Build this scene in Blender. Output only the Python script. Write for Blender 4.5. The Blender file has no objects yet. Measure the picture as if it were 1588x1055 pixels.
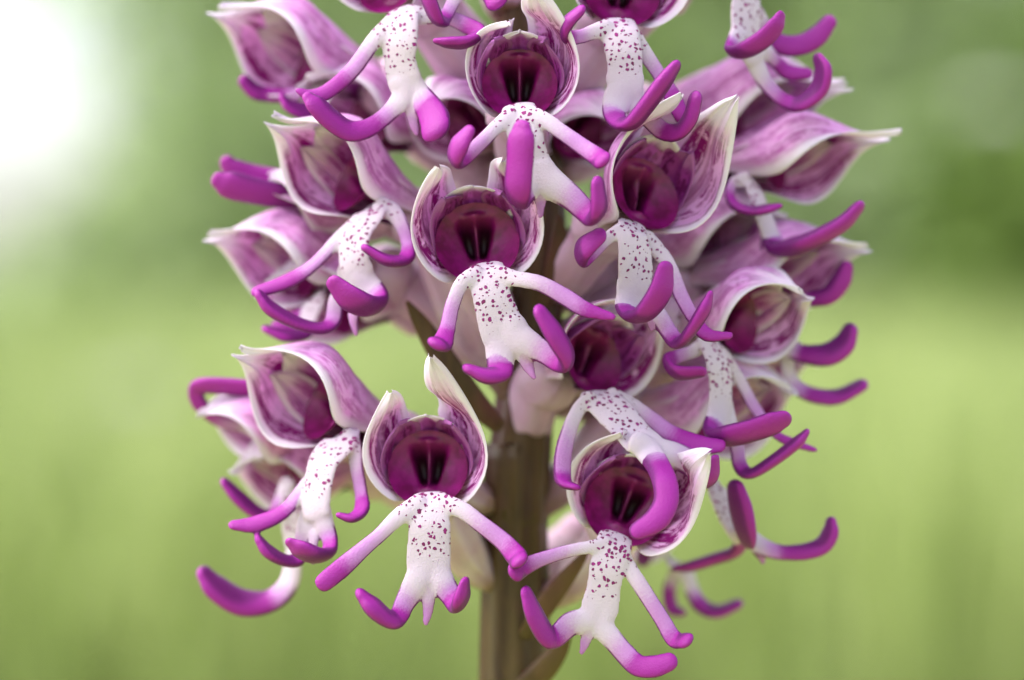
import bpy, math, random
import numpy as np
from mathutils import Vector
random.seed(7); rng = np.random.default_rng(7)
R = math.radians
scene = bpy.context.scene
col = scene.collection

# ------------------------------------------------------------------ camera, world, sun, exposure
MM = 0.001
CAMD = 278.0            # camera to the focus plane, mm
PXMM = 15.88            # photo pixels per mm on the focus plane
Z0 = 0.30               # height of the view axis above the meadow, m
cam_d = bpy.data.cameras.new('camera'); cam = bpy.data.objects.new('camera', cam_d); col.objects.link(cam)
cam.location = (0, -CAMD*MM, Z0); cam.rotation_euler = (R(90), 0, 0)
cam_d.sensor_width = 36; cam_d.lens = 100.0; cam_d.clip_start = 0.01; cam_d.clip_end = 400
cam_d.dof.use_dof = True; cam_d.dof.focus_distance = (CAMD-2.5)*MM; cam_d.dof.aperture_fstop = 9.0
scene.camera = cam

SUN_EL, SUN_AZ = 54, 270      # soft sun behind thin cloud, high on the left
world = bpy.data.worlds.new('World'); scene.world = world; world.use_nodes = True
nt = world.node_tree; nt.nodes.clear()
sky = nt.nodes.new('ShaderNodeTexSky'); sky.sky_type = 'NISHITA'; sky.sun_disc = False
sky.sun_elevation = R(SUN_EL); sky.sun_rotation = R(SUN_AZ); sky.air_density = 1.0; sky.dust_density = 4.0; sky.ozone_density = 0.6
hs = nt.nodes.new('ShaderNodeHueSaturation'); hs.inputs['Saturation'].default_value = 0.5
bg = nt.nodes.new('ShaderNodeBackground'); bg.inputs['Strength'].default_value = 0.15
wo = nt.nodes.new('ShaderNodeOutputWorld')
nt.links.new(sky.outputs[0], hs.inputs['Color']); nt.links.new(hs.outputs[0], bg.inputs[0]); nt.links.new(bg.outputs[0], wo.inputs[0])
sun_d = bpy.data.lights.new('sun', 'SUN'); sun_d.energy = 0.7; sun_d.angle = R(60); sun_d.color = (1, .98, .95)
sun = bpy.data.objects.new('sun', sun_d); col.objects.link(sun)
sdir = Vector((math.sin(R(SUN_AZ))*math.cos(R(SUN_EL)), math.cos(R(SUN_AZ))*math.cos(R(SUN_EL)), math.sin(R(SUN_EL))))
sun.rotation_euler = (-sdir).to_track_quat('-Z', 'Y').to_euler()
vs = scene.view_settings; vs.view_transform = 'Standard'; vs.look = 'None'; vs.exposure = 1.62; vs.gamma = 1.0; vs.use_curve_mapping = False
scene.cycles.use_denoising = True
scene.cycles.max_bounces = 8; scene.cycles.transparent_max_bounces = 4

# ------------------------------------------------------------------ helpers
def P(px, py, d=0.0):
    """photo pixel + depth (mm in front of the focus plane) -> point in mm"""
    k = (CAMD-d)/CAMD/PXMM
    return np.array([(px-794)*k, -d, (527.5-py)*k + Z0*1000])

def sm(a, b, x):
    t = np.clip((np.asarray(x, float)-a)/(b-a), 0, 1); return t*t*(3-2*t)

def nrm(v):
    v = np.asarray(v, float); return v/(np.linalg.norm(v)+1e-12)

def mesh_obj(name, V, F, mat, parent=None, smooth=True):
    me = bpy.data.meshes.new(name)
    me.from_pydata([tuple(v) for v in np.asarray(V)*MM], [], F); me.update()
    if smooth: me.polygons.foreach_set('use_smooth', [True]*len(me.polygons))
    if mat: me.materials.append(mat)
    o = bpy.data.objects.new(name, me); col.objects.link(o)
    if parent: o.parent = parent
    return o

def attr(me, name, vals):
    a = me.attributes.new(name, 'FLOAT', 'POINT'); a.data.foreach_set('value', np.asarray(vals, np.float32).ravel())

def catmull(pts, n=8):
    pts = np.asarray(pts, float); m = len(pts); out = []
    e = np.vstack([2*pts[0]-pts[1], pts, 2*pts[-1]-pts[-2]])
    for i in range(m-1):
        p0, p1, p2, p3 = e[i:i+4]
        for k in range(n):
            t = k/n
            out.append(.5*((2*p1)+(-p0+p2)*t+(2*p0-5*p1+4*p2-p3)*t*t+(-p0+3*p1-3*p2+p3)*t**3))
    out.append(pts[-1]); return np.array(out)

def sweep(path, hw, th, fwd, seg=14, cap0=.8, cap1=.9, fixed=False):
    """closed tube with elliptic section and round ends. path mm, hw/th half width and thickness"""
    n = len(path); T = np.gradient(path, axis=0); T /= np.linalg.norm(T, axis=1)[:, None]+1e-9
    N = fwd - T[0]*np.dot(fwd, T[0])
    if np.linalg.norm(N) < .2:
        N = np.array([0, 0, 1.])-T[0]*T[0][2]
    N = nrm(N); V = []; rings = []
    def ring(c, N, B, a, b):
        s = len(V)
        for k in range(seg):
            an = 2*math.pi*k/seg; V.append(c+B*a*math.cos(an)+N*b*math.sin(an))
        rings.append(s)
    for i in range(n):
        if fixed: N = fwd
        N = nrm(N-T[i]*np.dot(N, T[i])); B = np.cross(T[i], N)
        if i == 0:
            V.append(path[0]-T[0]*hw[0]*cap0); V0 = 0
            for q in (.75, .4): ring(path[0]-T[0]*hw[0]*cap0*q, N, B, hw[0]*math.sqrt(1-q*q), th[0]*math.sqrt(1-q*q))
        ring(path[i], N, B, hw[i], th[i])
        if i == n-1:
            for q in (.35, .65, .88): ring(path[i]+T[i]*hw[i]*cap1*q, N, B, hw[i]*math.sqrt(1-q*q), th[i]*math.sqrt(1-q*q))
            V.append(path[i]+T[i]*hw[i]*cap1); V1 = len(V)-1
    F = []
    for k in range(seg): F.append((V0, rings[0]+(k+1) % seg, rings[0]+k)); F.append((V1, rings[-1]+k, rings[-1]+(k+1) % seg))
    for a, b in zip(rings[:-1], rings[1:]):
        for k in range(seg): F.append((a+k, a+(k+1) % seg, b+(k+1) % seg, b+k))
    return np.array(V), F

# ------------------------------------------------------------------ materials
def new_mat(name):
    m = bpy.data.materials.new(name); m.use_nodes = True; t = m.node_tree; t.nodes.clear(); return m, t
def nd(t, typ, **kw):
    n = t.nodes.new(typ)
    for k, v in kw.items(): setattr(n, k, v)
    return n
def val(t, sock, v):
    if hasattr(v, 'is_linked'): t.links.new(v, sock)
    else: sock.default_value = v
def math_(t, op, a, b=0.0, c=None, clamp=False):
    n = nd(t, 'ShaderNodeMath', operation=op, use_clamp=clamp); val(t, n.inputs[0], a); val(t, n.inputs[1], b)
    if c is not None: val(t, n.inputs[2], c)
    return n.outputs[0]
def mix(t, f, a, b, blend='MIX'):
    n = nd(t, 'ShaderNodeMix', data_type='RGBA', blend_type=blend); val(t, n.inputs[0], f)
    for s, v in ((n.inputs[6], a), (n.inputs[7], b)):
        if isinstance(v, tuple): s.default_value = (*v, 1) if len(v) == 3 else v
        else: t.links.new(v, s)
    return n.outputs[2]
def sstep(t, a, b, x):
    n = nd(t, 'ShaderNodeMapRange', interpolation_type='SMOOTHSTEP'); val(t, n.inputs[0], x)
    n.inputs[1].default_value = a; n.inputs[2].default_value = b; n.inputs[3].default_value = 0; n.inputs[4].default_value = 1
    return n.outputs[0]
def at(t, name): return nd(t, 'ShaderNodeAttribute', attribute_name=name).outputs['Fac']
def noise(t, scale, vec=None, detail=3, rough=.55):
    n = nd(t, 'ShaderNodeTexNoise'); n.inputs['Scale'].default_value = scale; n.inputs['Detail'].default_value = detail; n.inputs['Roughness'].default_value = rough
    if vec is not None: t.links.new(vec, n.inputs['Vector'])
    return n.outputs['Fac']
def comb(t, x, y, z=0.0):
    n = nd(t, 'ShaderNodeCombineXYZ'); val(t, n.inputs[0], x); val(t, n.inputs[1], y); val(t, n.inputs[2], z); return n.outputs[0]
def objco(t): return nd(t, 'ShaderNodeNewGeometry').outputs['Position']
def finish(t, colr, rough=.55, sss=.35, bump=None, bstr=.3, bdist=.0001, sheen=0.0, spec=.35, radius=(1., .45, .75), scale=.0009, trans=0.0):
    b = nd(t, 'ShaderNodeBsdfPrincipled'); t.links.new(colr, b.inputs['Base Color']) if not isinstance(colr, tuple) else None
    if isinstance(colr, tuple): b.inputs['Base Color'].default_value = (*colr, 1)
    val(t, b.inputs['Roughness'], rough)
    b.inputs['Subsurface Weight'].default_value = sss; b.inputs['Subsurface Radius'].default_value = radius; b.inputs['Subsurface Scale'].default_value = scale
    b.inputs['Specular IOR Level'].default_value = spec; b.inputs['Sheen Weight'].default_value = sheen
    if bump is not None:
        bm = nd(t, 'ShaderNodeBump'); bm.inputs['Strength'].default_value = bstr; bm.inputs['Distance'].default_value = bdist
        t.links.new(bump, bm.inputs['Height']); t.links.new(bm.outputs[0], b.inputs['Normal'])
    o = nd(t, 'ShaderNodeOutputMaterial'); 
    if trans:
        tr = nd(t, 'ShaderNodeBsdfTranslucent'); t.links.new(colr, tr.inputs[0]); ms = nd(t, 'ShaderNodeMixShader'); ms.inputs[0].default_value = trans
        if bump is not None: t.links.new(bm.outputs[0], tr.inputs['Normal'])
        t.links.new(b.outputs[0], ms.inputs[1]); t.links.new(tr.outputs[0], ms.inputs[2]); t.links.new(ms.outputs[0], o.inputs[0])
    else: t.links.new(b.outputs[0], o.inputs[0])
    return b

WHITE = (.61, .495, .61); LILAC = (.47, .20, .50); PURPLE = (.30, .009, .27); DPURP = (.20, .006, .20); MAG = (.30, .006, .12)

def lip_material():
    m, t = new_mat('lip_papillose'); pos = objco(t)
    pig = at(t, 'pig'); edge = at(t, 'edge'); dot = at(t, 'dot'); lx = at(t, 'lx'); ly = at(t, 'ly'); sd = at(t, 'seed')
    n1 = noise(t, 900, pos, 4, .6); n2 = noise(t, 5200, pos, 3, .7); n3 = noise(t, 260, pos, 3, .5)
    p = math_(t, 'ADD', pig, math_(t, 'MULTIPLY', math_(t, 'SUBTRACT', n1, .5), math_(t, 'MULTIPLY', sstep(t, .03, .3, pig), .22)))
    p = math_(t, 'ADD', p, math_(t, 'MULTIPLY', math_(t, 'SUBTRACT', n2, .5), math_(t, 'MULTIPLY', sstep(t, .03, .3, pig), .25)))
    c = mix(t, sstep(t, 0.0, .5, p), WHITE, LILAC)
    c = mix(t, sstep(t, .45, .95, p), c, PURPLE)
    c = mix(t, math_(t, 'MULTIPLY', sstep(t, .25, .9, edge), sstep(t, .08, .30, pig)), c, (.13, .002, .13))
    c = mix(t, math_(t, 'MULTIPLY', sstep(t, .55, .9, n3), math_(t, 'MULTIPLY', pig, .22)), c, (.40, .04, .40))
    # tufts of magenta dots on the lip's face
    v2 = comb(t, math_(t, 'ADD', lx, math_(t, 'MULTIPLY', sd, 5.3)), ly, 0.0); wrp = nd(t, 'ShaderNodeTexNoise'); wrp.inputs['Scale'].default_value = 1.7; t.links.new(v2, wrp.inputs['Vector'])
    va = nd(t, 'ShaderNodeVectorMath', operation='MULTIPLY_ADD'); t.links.new(wrp.outputs['Color'], va.inputs[0]); va.inputs[1].default_value = (.55, .55, 0); t.links.new(v2, va.inputs[2])
    vo = nd(t, 'ShaderNodeTexVoronoi', voronoi_dimensions='2D'); vo.inputs['Scale'].default_value = 1.95; vo.inputs['Randomness'].default_value = 1; t.links.new(va.outputs[0], vo.inputs['Vector'])
    sp = nd(t, 'ShaderNodeSeparateColor'); t.links.new(vo.outputs['Color'], sp.inputs[0])
    rad = math_(t, 'MULTIPLY', math_(t, 'ADD', math_(t, 'MULTIPLY', sp.outputs[0], .36), .14), math_(t, 'MULTIPLY', dot, sstep(t, .22, .40, sp.outputs[1])))
    dd = math_(t, 'SUBTRACT', rad, math_(t, 'ADD', vo.outputs['Distance'], math_(t, 'MULTIPLY', math_(t, 'SUBTRACT', n2, .5), .18)))
    dm = sstep(t, -.03, .05, dd)
    c = mix(t, dm, c, mix(t, sp.outputs[2], (.30, .01, .19), (.16, .003, .08)))
    bh = math_(t, 'ADD', math_(t, 'MULTIPLY', n2, .8), math_(t, 'ADD', math_(t, 'MULTIPLY', n1, .35), math_(t, 'MULTIPLY', dm, 2.2)))
    finish(t, c, .50, .12, bh, .8, .00013, .0, scale=.0005); return m

def tepal_material(name, inner, streak_dark, outer_a, outer_b, rim=(.88, .78, .90), full=0.0):
    m, t = new_mat(name); pos = objco(t)
    u = at(t, 'u'); v = at(t, 'v'); ins = at(t, 'inside'); ed = at(t, 'edge'); sd = at(t, 'seed')
    nv = noise(t, 3.2, comb(t, math_(t, 'MULTIPLY', u, 2.6), math_(t, 'MULTIPLY', v, .7), sd), 3, .6)
    nf = noise(t, 9, comb(t, math_(t, 'MULTIPLY', u, 2.2), math_(t, 'MULTIPLY', v, 1.6), sd), 4, .65)
    np_ = noise(t, 520, pos, 3, .6); nb = noise(t, 3300, pos, 3, .6); nl = noise(t, 190, pos, 2, .5)
    band = math_(t, 'MULTIPLY', math_(t, 'ADD', .22, sstep(t, .36, .14, math_(t, 'ABSOLUTE', math_(t, 'SUBTRACT', math_(t, 'ABSOLUTE', u), .52)))), math_(t, 'MULTIPLY', sstep(t, .92, .6, v), sstep(t, .95, .8, math_(t, 'ABSOLUTE', u))))
    st = sstep(t, .47, .535, math_(t, 'ADD', math_(t, 'MULTIPLY', nv, .62), math_(t, 'MULTIPLY', nf, .40)))
    stm = math_(t, 'MULTIPLY', math_(t, 'MULTIPLY', st, math_(t, 'MINIMUM', math_(t, 'MULTIPLY', band, 2.0), 1.0)), sstep(t, .34, .46, np_))
    ci = mix(t, sstep(t, .35, .75, nl), inner, tuple(min(1, x*1.25+.03) for x in inner))
    ci = mix(t, stm, ci, streak_dark)
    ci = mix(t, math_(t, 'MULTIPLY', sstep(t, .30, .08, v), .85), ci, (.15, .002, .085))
    vn = math_(t, 'SINE', math_(t, 'ADD', math_(t, 'MULTIPLY', u, 15.0), math_(t, 'ADD', math_(t, 'MULTIPLY', math_(t, 'SUBTRACT', nv, .5), 7.0), math_(t, 'MULTIPLY', sd, 3.0))))
    vein = math_(t, 'MULTIPLY', sstep(t, .25, .85, vn), math_(t, 'MULTIPLY', sstep(t, .36, .5, np_), sstep(t, .97, .7, ed)))
    ci = mix(t, math_(t, 'MULTIPLY', vein, .55), ci, streak_dark)
    co = mix(t, sstep(t, .35, .8, nf), outer_a, outer_b)
    co = mix(t, math_(t, 'MULTIPLY', vein, .5), co, (.46, .085, .40))
    co = mix(t, math_(t, 'MULTIPLY', math_(t, 'MULTIPLY', stm, .42), 1.0), co, (.36, .07, .27))
    co = mix(t, math_(t, 'MULTIPLY', sstep(t, .35, 0, v), .5), co, (.66, .52, .50))
    co = mix(t, math_(t, 'MULTIPLY', sstep(t, .68, .97, ed), .7), co, rim)
    c = mix(t, sstep(t, .45, .55, ins), co, ci)
    c = mix(t, math_(t, 'MULTIPLY', sstep(t, .66-.1*full, .93, math_(t, 'ADD', ed, math_(t, 'MULTIPLY', math_(t, 'SUBTRACT', np_, .5), .25))), sstep(t, .12, .35, v)), c, rim)
    bh = math_(t, 'ADD', math_(t, 'MULTIPLY', nb, .6), math_(t, 'ADD', math_(t, 'MULTIPLY', np_, .5), math_(t, 'ADD', math_(t, 'MULTIPLY', nv, 1.6), math_(t, 'MULTIPLY', vn, .35))))
    finish(t, c, .58, .0, bh, .5, .00015, .0, trans=.30); return m

def column_material():
    m, t = new_mat('column_crimson'); pos = objco(t); dp = at(t, 'slot'); rg = at(t, 'ridge')
    n1 = noise(t, 700, pos, 3); n2 = noise(t, 3000, pos, 2)
    c = mix(t, sstep(t, .3, .7, n1), (.13, .001, .06), (.25, .003, .15))
    c = mix(t, dp, c, (.03, .001, .010)); c = mix(t, rg, c, (.27, .03, .15))
    finish(t, c, .42, .2, n2, .35, .0001, 0, .45); return m

def ovary_material():
    m, t = new_mat('ovary_pale'); pos = objco(t); v = at(t, 'v'); u = at(t, 'u')
    n1 = noise(t, 160, pos, 3); n2 = noise(t, 2600, pos, 3); n3 = noise(t, 420, pos, 4, .6)
    rib = math_(t, 'MULTIPLY_ADD', math_(t, 'SINE', math_(t, 'ADD', math_(t, 'MULTIPLY', u, 6.2832*6), math_(t, 'MULTIPLY', v, 5))), .5, .5)
    c = mix(t, sstep(t, .1, .7, math_(t, 'ADD', v, math_(t, 'MULTIPLY', math_(t, 'SUBTRACT', n1, .5), .5))), (.17, .085, .025), (.58, .38, .54))
    c = mix(t, sstep(t, .42, .8, n1), c, (.62, .50, .57))
    c = mix(t, math_(t, 'MULTIPLY', sstep(t, .5, .75, n3), .25), c, (.46, .20, .36))
    c = mix(t, math_(t, 'MULTIPLY', rib, .22), c, (.34, .15, .16))
    c = mix(t, sstep(t, .42, .12, math_(t, 'ADD', v, math_(t, 'MULTIPLY', math_(t, 'SUBTRACT', n1, .5), .3))), c, (.15, .085, .03))
    finish(t, c, .5, .3, math_(t, 'ADD', n2, math_(t, 'MULTIPLY', rib, 2)), .4, .00015); return m

def stem_material():
    m, t = new_mat('stem_olive_brown'); pos = objco(t); u = at(t, 'u')
    mp = nd(t, 'ShaderNodeVectorMath', operation='MULTIPLY'); t.links.new(pos, mp.inputs[0]); mp.inputs[1].default_value = (1, 1, .18)
    n1 = noise(t, 420, mp.outputs[0], 4, .6); n2 = noise(t, 2500, pos, 3); n3 = noise(t, 70, pos, 3)
    rib = math_(t, 'MULTIPLY_ADD', math_(t, 'SINE', math_(t, 'MULTIPLY', u, 6.2832*9)), .5, .5)
    c = mix(t, sstep(t, .3, .7, n1), (.040, .016, .008), (.105, .058, .020))
    c = mix(t, sstep(t, .5, .72, n3), c, (.12, .035, .04)); c = mix(t, math_(t, 'MULTIPLY', rib, .35), c, (.09, .06, .013))
    finish(t, c, .45, .2, math_(t, 'ADD', n2, math_(t, 'MULTIPLY', n1, 1.5)), .4, .0002); return m

M_LIP = lip_material()
M_SEP = tepal_material('sepal_streaked', (.82, .44, .80), (.28, .004, .19), (.88, .50, .86), (.76, .20, .72))
M_DOR = tepal_material('dorsal_sepal', (.50, .11, .54), (.23, .008, .18), (.88, .50, .86), (.76, .22, .72))
M_PET = tepal_material('petal_purple', (.34, .032, .34), (.16, .004, .13), (.50, .13, .48), (.38, .07, .36), rim=(.44, .13, .44), full=-1.0)
M_PALE = tepal_material('petal_lilac', (.76, .36, .73), (.44, .05, .37), (.74, .36, .70), (.64, .22, .60), rim=(.82, .62, .80))
M_COL = column_material(); M_OVA = ovary_material(); M_STEM = stem_material()

def plain_leaf(name, a, b, sc, rough=.6, sss=.0):
    m, t = new_mat(name); pos = objco(t); oi = at(t, 'tone')
    c = mix(t, math_(t, 'ADD', math_(t, 'MULTIPLY', noise(t, sc, pos, 3), .5), math_(t, 'MULTIPLY', oi, .5)), a, b)
    finish(t, c, rough, sss, None); return m

def tag(o, label=None, cat=None, kind=None, group=None):
    for k, v in (('label', label), ('category', cat), ('kind', kind), ('group', group)):
        if v: o[k] = v
    return o

# ------------------------------------------------------------------ setting: meadow ground, grass, far wood
def ground():
    n = 60; xs = np.linspace(-60, 60, n); ys = np.linspace(-20, 120, n)
    V = []; F = []
    for j in range(n):
        for i in range(n):
            x, y = xs[i], ys[j]
            V.append((x*1000, y*1000, 1000*(.05*math.sin(x*.31+1)*math.sin(y*.23) if y > 3 else 0)))
    for j in range(n-1):
        for i in range(n-1): a = j*n+i; F.append((a, a+1, a+n+1, a+n))
    m, t = new_mat('meadow_soil'); pos = objco(t)
    c = mix(t, sstep(t, .35, .65, noise(t, 1.7, pos, 5, .65)), (.20, .25, .06), (.33, .39, .10))
    finish(t, c, .8, 0, noise(t, 40, pos, 4), .5, .02)
    tag(mesh_obj('ground', V, F, m), kind='structure')
ground()

def blades(name, n, xr, yr, hr, wr, mat, label, cat, keep=None, seed=1):
    g = np.random.default_rng(seed); V = []; F = []; tone = []
    y = yr[0]+(yr[1]-yr[0])*g.random(n)**1.5; x = (g.random(n)*2-1)*(xr*(.25+y/yr[1]))
    for i in range(n):
        h = (hr[0]+(hr[1]-hr[0])*g.random())*(1+y[i]*.07); w = wr*(.6+.8*g.random())*(1+y[i]*.12); an = g.random()*6.283; le = g.normal(0, .22, 2)*h
        dx, dy = math.cos(an)*w, math.sin(an)*w; s = len(V)
        V += [(x[i]-dx, y[i]-dy, 0), (x[i]+dx, y[i]+dy, 0), (x[i]+dx*.8+le[0]*.4, y[i]+dy*.8+le[1]*.4, h*.6), (x[i]-dx*.8+le[0]*.4, y[i]-dy*.8+le[1]*.4, h*.6), (x[i]+le[0], y[i]+le[1], h)]
        F += [(s, s+1, s+2, s+3), (s+3, s+2, s+4)]; k = g.random(); tone += [k]*5
    o = mesh_obj(name, np.array(V)*1000, F, mat); attr(o.data, 'tone', tone); tag(o, label, cat, 'stuff'); return o
M_GRASS = plain_leaf('grass_blade', (.225, .295, .08), (.49, .565, .22), .9)
blades('meadow_grass', 48000, 5.5, (1.6, 14), (.10, .30), .0035, M_GRASS, 'soft yellow-green meadow grass spread out behind the orchid', 'grass', seed=3)

def leaf_cloud(name, n, sampler, size, mat, label, cat, seed):
    g = np.random.default_rng(seed); V = []; F = []; tone = []; k = 0
    while k < n:
        p = sampler(g)
        if p is None: continue
        k += 1; a = nrm(g.normal(size=3)); b = nrm(np.cross(a, g.normal(size=3))); s = size*(.5+g.random()); i = len(V); tn = g.random()
        c = np.cross(a, b)*.12*s
        V += [p-a*s, p+b*s*.45+c, p+a*s, p-b*s*.45+c]; F += [(i, i+1, i+2), (i, i+2, i+3)]; tone += [tn]*4
    o = mesh_obj(name, np.array(V)*1000, F, mat); attr(o.data, 'tone', tone); tag(o, label, cat, 'stuff'); return o
M_WOOD = plain_leaf('wood_leaf', (.20, .31, .07), (.74, .84, .50), 1.1)
M_DARK = plain_leaf('bush_leaf', (.06, .12, .012), (.22, .32, .06), .8)
def wood(g):
    x = g.uniform(-7, 7); z = g.uniform(0, 4.2)**1.0; y = 15+g.random()*3.0
    # the wood's edge thins out to open sky on the left
    ex = ((x+3.4)/.95)**2+((z-1.5)/.8)**2
    if ex < 1 or g.random() < .75*sm(2.3, 1.0, ex): return None
    if x < -1.9 and z > 1.5 and g.random() < .80*sm(-1.5, -2.6, x): return None
    if z > 3.6+.5*math.sin(x*1.7)+g.normal(0, .15): return None
    return np.array([x, y, z])
leaf_cloud('far_wood', 30000, wood, .13, M_WOOD, 'far-off edge of a green wood seen as one soft mass', 'wood', 5)
def bush(g):
    q = nrm(g.normal(size=3))*(g.random()**.5); p = np.array([1.72, 7.6, .62])+q*np.array([.62, .5, .62])
    return p if p[2] > .02 else None
leaf_cloud('dark_thicket', 5200, bush, .06, M_DARK, 'dark green blurred thicket standing in front of the far wood', 'thicket', 9)

def umbel(px, py, y, r, label, seed):
    g = np.random.default_rng(seed); c = P(px, py, -y*1000); base = np.array([c[0]+30, c[1], 0.])
    m, t = new_mat('umbel_white'); finish(t, mix(t, noise(t, 60, objco(t), 2), (.62, .64, .55), (.78, .78, .74)), .7, 0)
    m2, t2 = new_mat('umbel_stalk'); finish(t2, mix(t2, noise(t2, 60, objco(t2), 2), (.14, .20, .05), (.22, .28, .08)), .6, 0)
    o = bpy.data.objects.new('wild_umbel', None); col.objects.link(o); tag(o, label, 'wildflower', group='pale wildflowers behind the orchid')
    path = catmull([base, base*.5+c*.5+np.array([12, 0, 0]), c-np.array([0, 0, r*.5])], 10)
    V, F = sweep(path, np.full(len(path), 1.6), np.full(len(path), 1.6), np.array([0, -1., 0]), 8); mesh_obj('stalk', V, F, m2, o)
    V = []; F = []
    for k in range(170):
        q = g.normal(size=3); q = nrm(q)*r*g.random()**.4; q[2] = abs(q[2])*.45-abs(q[0])*.1; p = c+q; a = nrm(g.normal(size=3)+np.array([0, -1, 1])); b = nrm(np.cross(a, g.normal(size=3))); e = np.cross(a, b); i = len(V)
        V += [p+3*b, p+3*e, p-3*b, p-3*e, p+a*1.5]; F += [(i, i+1, i+4), (i+1, i+2, i+4), (i+2, i+3, i+4), (i+3, i, i+4)]
    h = mesh_obj('flower_head', V, F, m, o)
    V = []; F = []
    for k in range(14):
        an = k*2.4; e = c+np.array([math.cos(an), math.sin(an), 0])*r*.7*(.3+.7*g.random())
        v, f = sweep(catmull([path[-1], (path[-1]+e)/2, e], 3), np.full(7, .6), np.full(7, .6), np.array([0, -1., 0]), 6); b0 = len(V); V += list(v); F += [tuple(b0+i for i in q) for q in f]
    mesh_obj('rays', V, F, m2, o)
umbel(205, 610, 2.1, 34, 'pale blurred white wildflower head low beside the orchid', 3)
umbel(1545, 165, 2.3, 30, 'pale blurred wildflower head standing tall before the dark thicket', 4)

# ------------------------------------------------------------------ the orchid
STEM = [(797, 1800), (797, 1055), (800, 800), (815, 600), (836, 400), (826, 200), (803, 0), (792, -160)]
STEM_D = -17.0
def stem_x(py):
    ys = [s[1] for s in STEM][::-1]; xs = [s[0] for s in STEM][::-1]; return float(np.interp(py, ys, xs))
root = bpy.data.objects.new('monkey_orchid', None); col.objects.link(root)
tag(root, 'orchid spike crowded with pink and purple man-shaped flowers on a brown stem', 'orchid')

def make_stem():
    nodes = [P(795, 527.5+Z0*1000*PXMM*(CAMD-STEM_D)**-1*CAMD-40, STEM_D)]+[P(x, y, STEM_D) for x, y in STEM[1:]]
    path = catmull(nodes, 14); z = path[:, 2]-Z0*1000
    r = np.interp(z, [-300, -35, -10, 10, 33, 45], [4.4, 3.7, 3.1, 2.7, 2.3, 1.1])
    V, F = sweep(path, r, r, np.array([0, -1., 0]), 54)
    c = np.array([path[np.argmin(abs(path[:, 2]-v[2]))] for v in V]); an = np.arctan2(V[:, 1]-c[:, 1], V[:, 0]-c[:, 0])
    V = V+np.stack([np.cos(an), np.sin(an), 0*an], 1)*(np.cos(an*9)*.16)[:, None]
    o = mesh_obj('stem', V, F, M_STEM, root); attr(o.data, 'u', an/6.2832+.5)
make_stem()

def tepal(name, fl, O, a, dn, rt, Rr, L, th0, th1, half, lenf, rk, mat, conv=.28, curl=.5, flick=0.0, seed=0.0, nu=26, nv=30, thick=.22, tipk=.9, b0=.40, bz=.72):
    g = np.random.default_rng(int(seed*1000)+11); ph = g.random(4)*6.28
    G = np.zeros((2, nv+1, nu+1, 3)); U = np.zeros((nv+1, nu+1)); W = np.zeros((nv+1, nu+1))
    for j in range(nv+1):
        v = j/nv; zz = v*lenf
        w = (.72+.28*sm(0, .4, v)) if v < .42 else max(.0, 1-((v-.42)/.58)**tipk)
        w = max(w, .03)
        thc = th0+(th1-th0)*sm(.15, 1, v)
        rb = Rr*rk*(b0+(1-b0)*sm(-.05, bz, zz))*(1-conv*sm(.55, 1.1, zz))
        for i in range(nu+1):
            u = i/nu*2-1; th = R(thc+half*w*u)
            r = rb+curl*abs(u)**3*sm(.25, .8, v)+flick*sm(.6, 1, v)**2+.10*math.sin(5*u+6*v+ph[0])+.08*math.sin(9*u-7*v+ph[1])*v
            r += .14*math.sin(11*v+ph[2])*abs(u)**4*math.copysign(1, u)+.28*math.exp(-(u/.16)**2)*sm(.2, .5, v)
            zax = zz*L+.18*math.sin(7*v+4*u+ph[3])*v
            dirv = math.cos(th)*dn+math.sin(th)*rt
            G[0, j, i] = O+a*zax+dirv*r
            tk = thick*(1-.55*max(abs(u)**4, v**6))
            G[1, j, i] = O+a*zax+dirv*(r-tk); U[j, i] = u; W[j, i] = v
    nn = (nv+1)*(nu+1); V = G.reshape(-1, 3); idx = lambda s, j, i: s*nn+j*(nu+1)+i
    F = []
    for j in range(nv):
        for i in range(nu):
            F.append((idx(0, j, i), idx(0, j, i+1), idx(0, j+1, i+1), idx(0, j+1, i)))
            F.append((idx(1, j, i), idx(1, j+1, i), idx(1, j+1, i+1), idx(1, j, i+1)))
    for j in range(nv):
        F.append((idx(0, j, 0), idx(0, j+1, 0), idx(1, j+1, 0), idx(1, j, 0))); F.append((idx(0, j, nu), idx(1, j, nu), idx(1, j+1, nu), idx(0, j+1, nu)))
    for i in range(nu):
        F.append((idx(0, nv, i), idx(0, nv, i+1), idx(1, nv, i+1), idx(1, nv, i)))
        F.append((idx(0, 0, i), idx(1, 0, i), idx(1, 0, i+1), idx(0, 0, i+1)))
    o = mesh_obj(name, V, F, mat, fl); me = o.data
    attr(me, 'u', np.tile(U.ravel(), 2)); attr(me, 'v', np.tile(W.ravel(), 2)); attr(me, 'inside', np.r_[np.zeros(nn), np.ones(nn)])
    attr(me, 'edge', np.tile(np.maximum(np.abs(U), W).ravel(), 2)); attr(me, 'seed', np.full(2*nn, seed*7.3))
    return o

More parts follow.
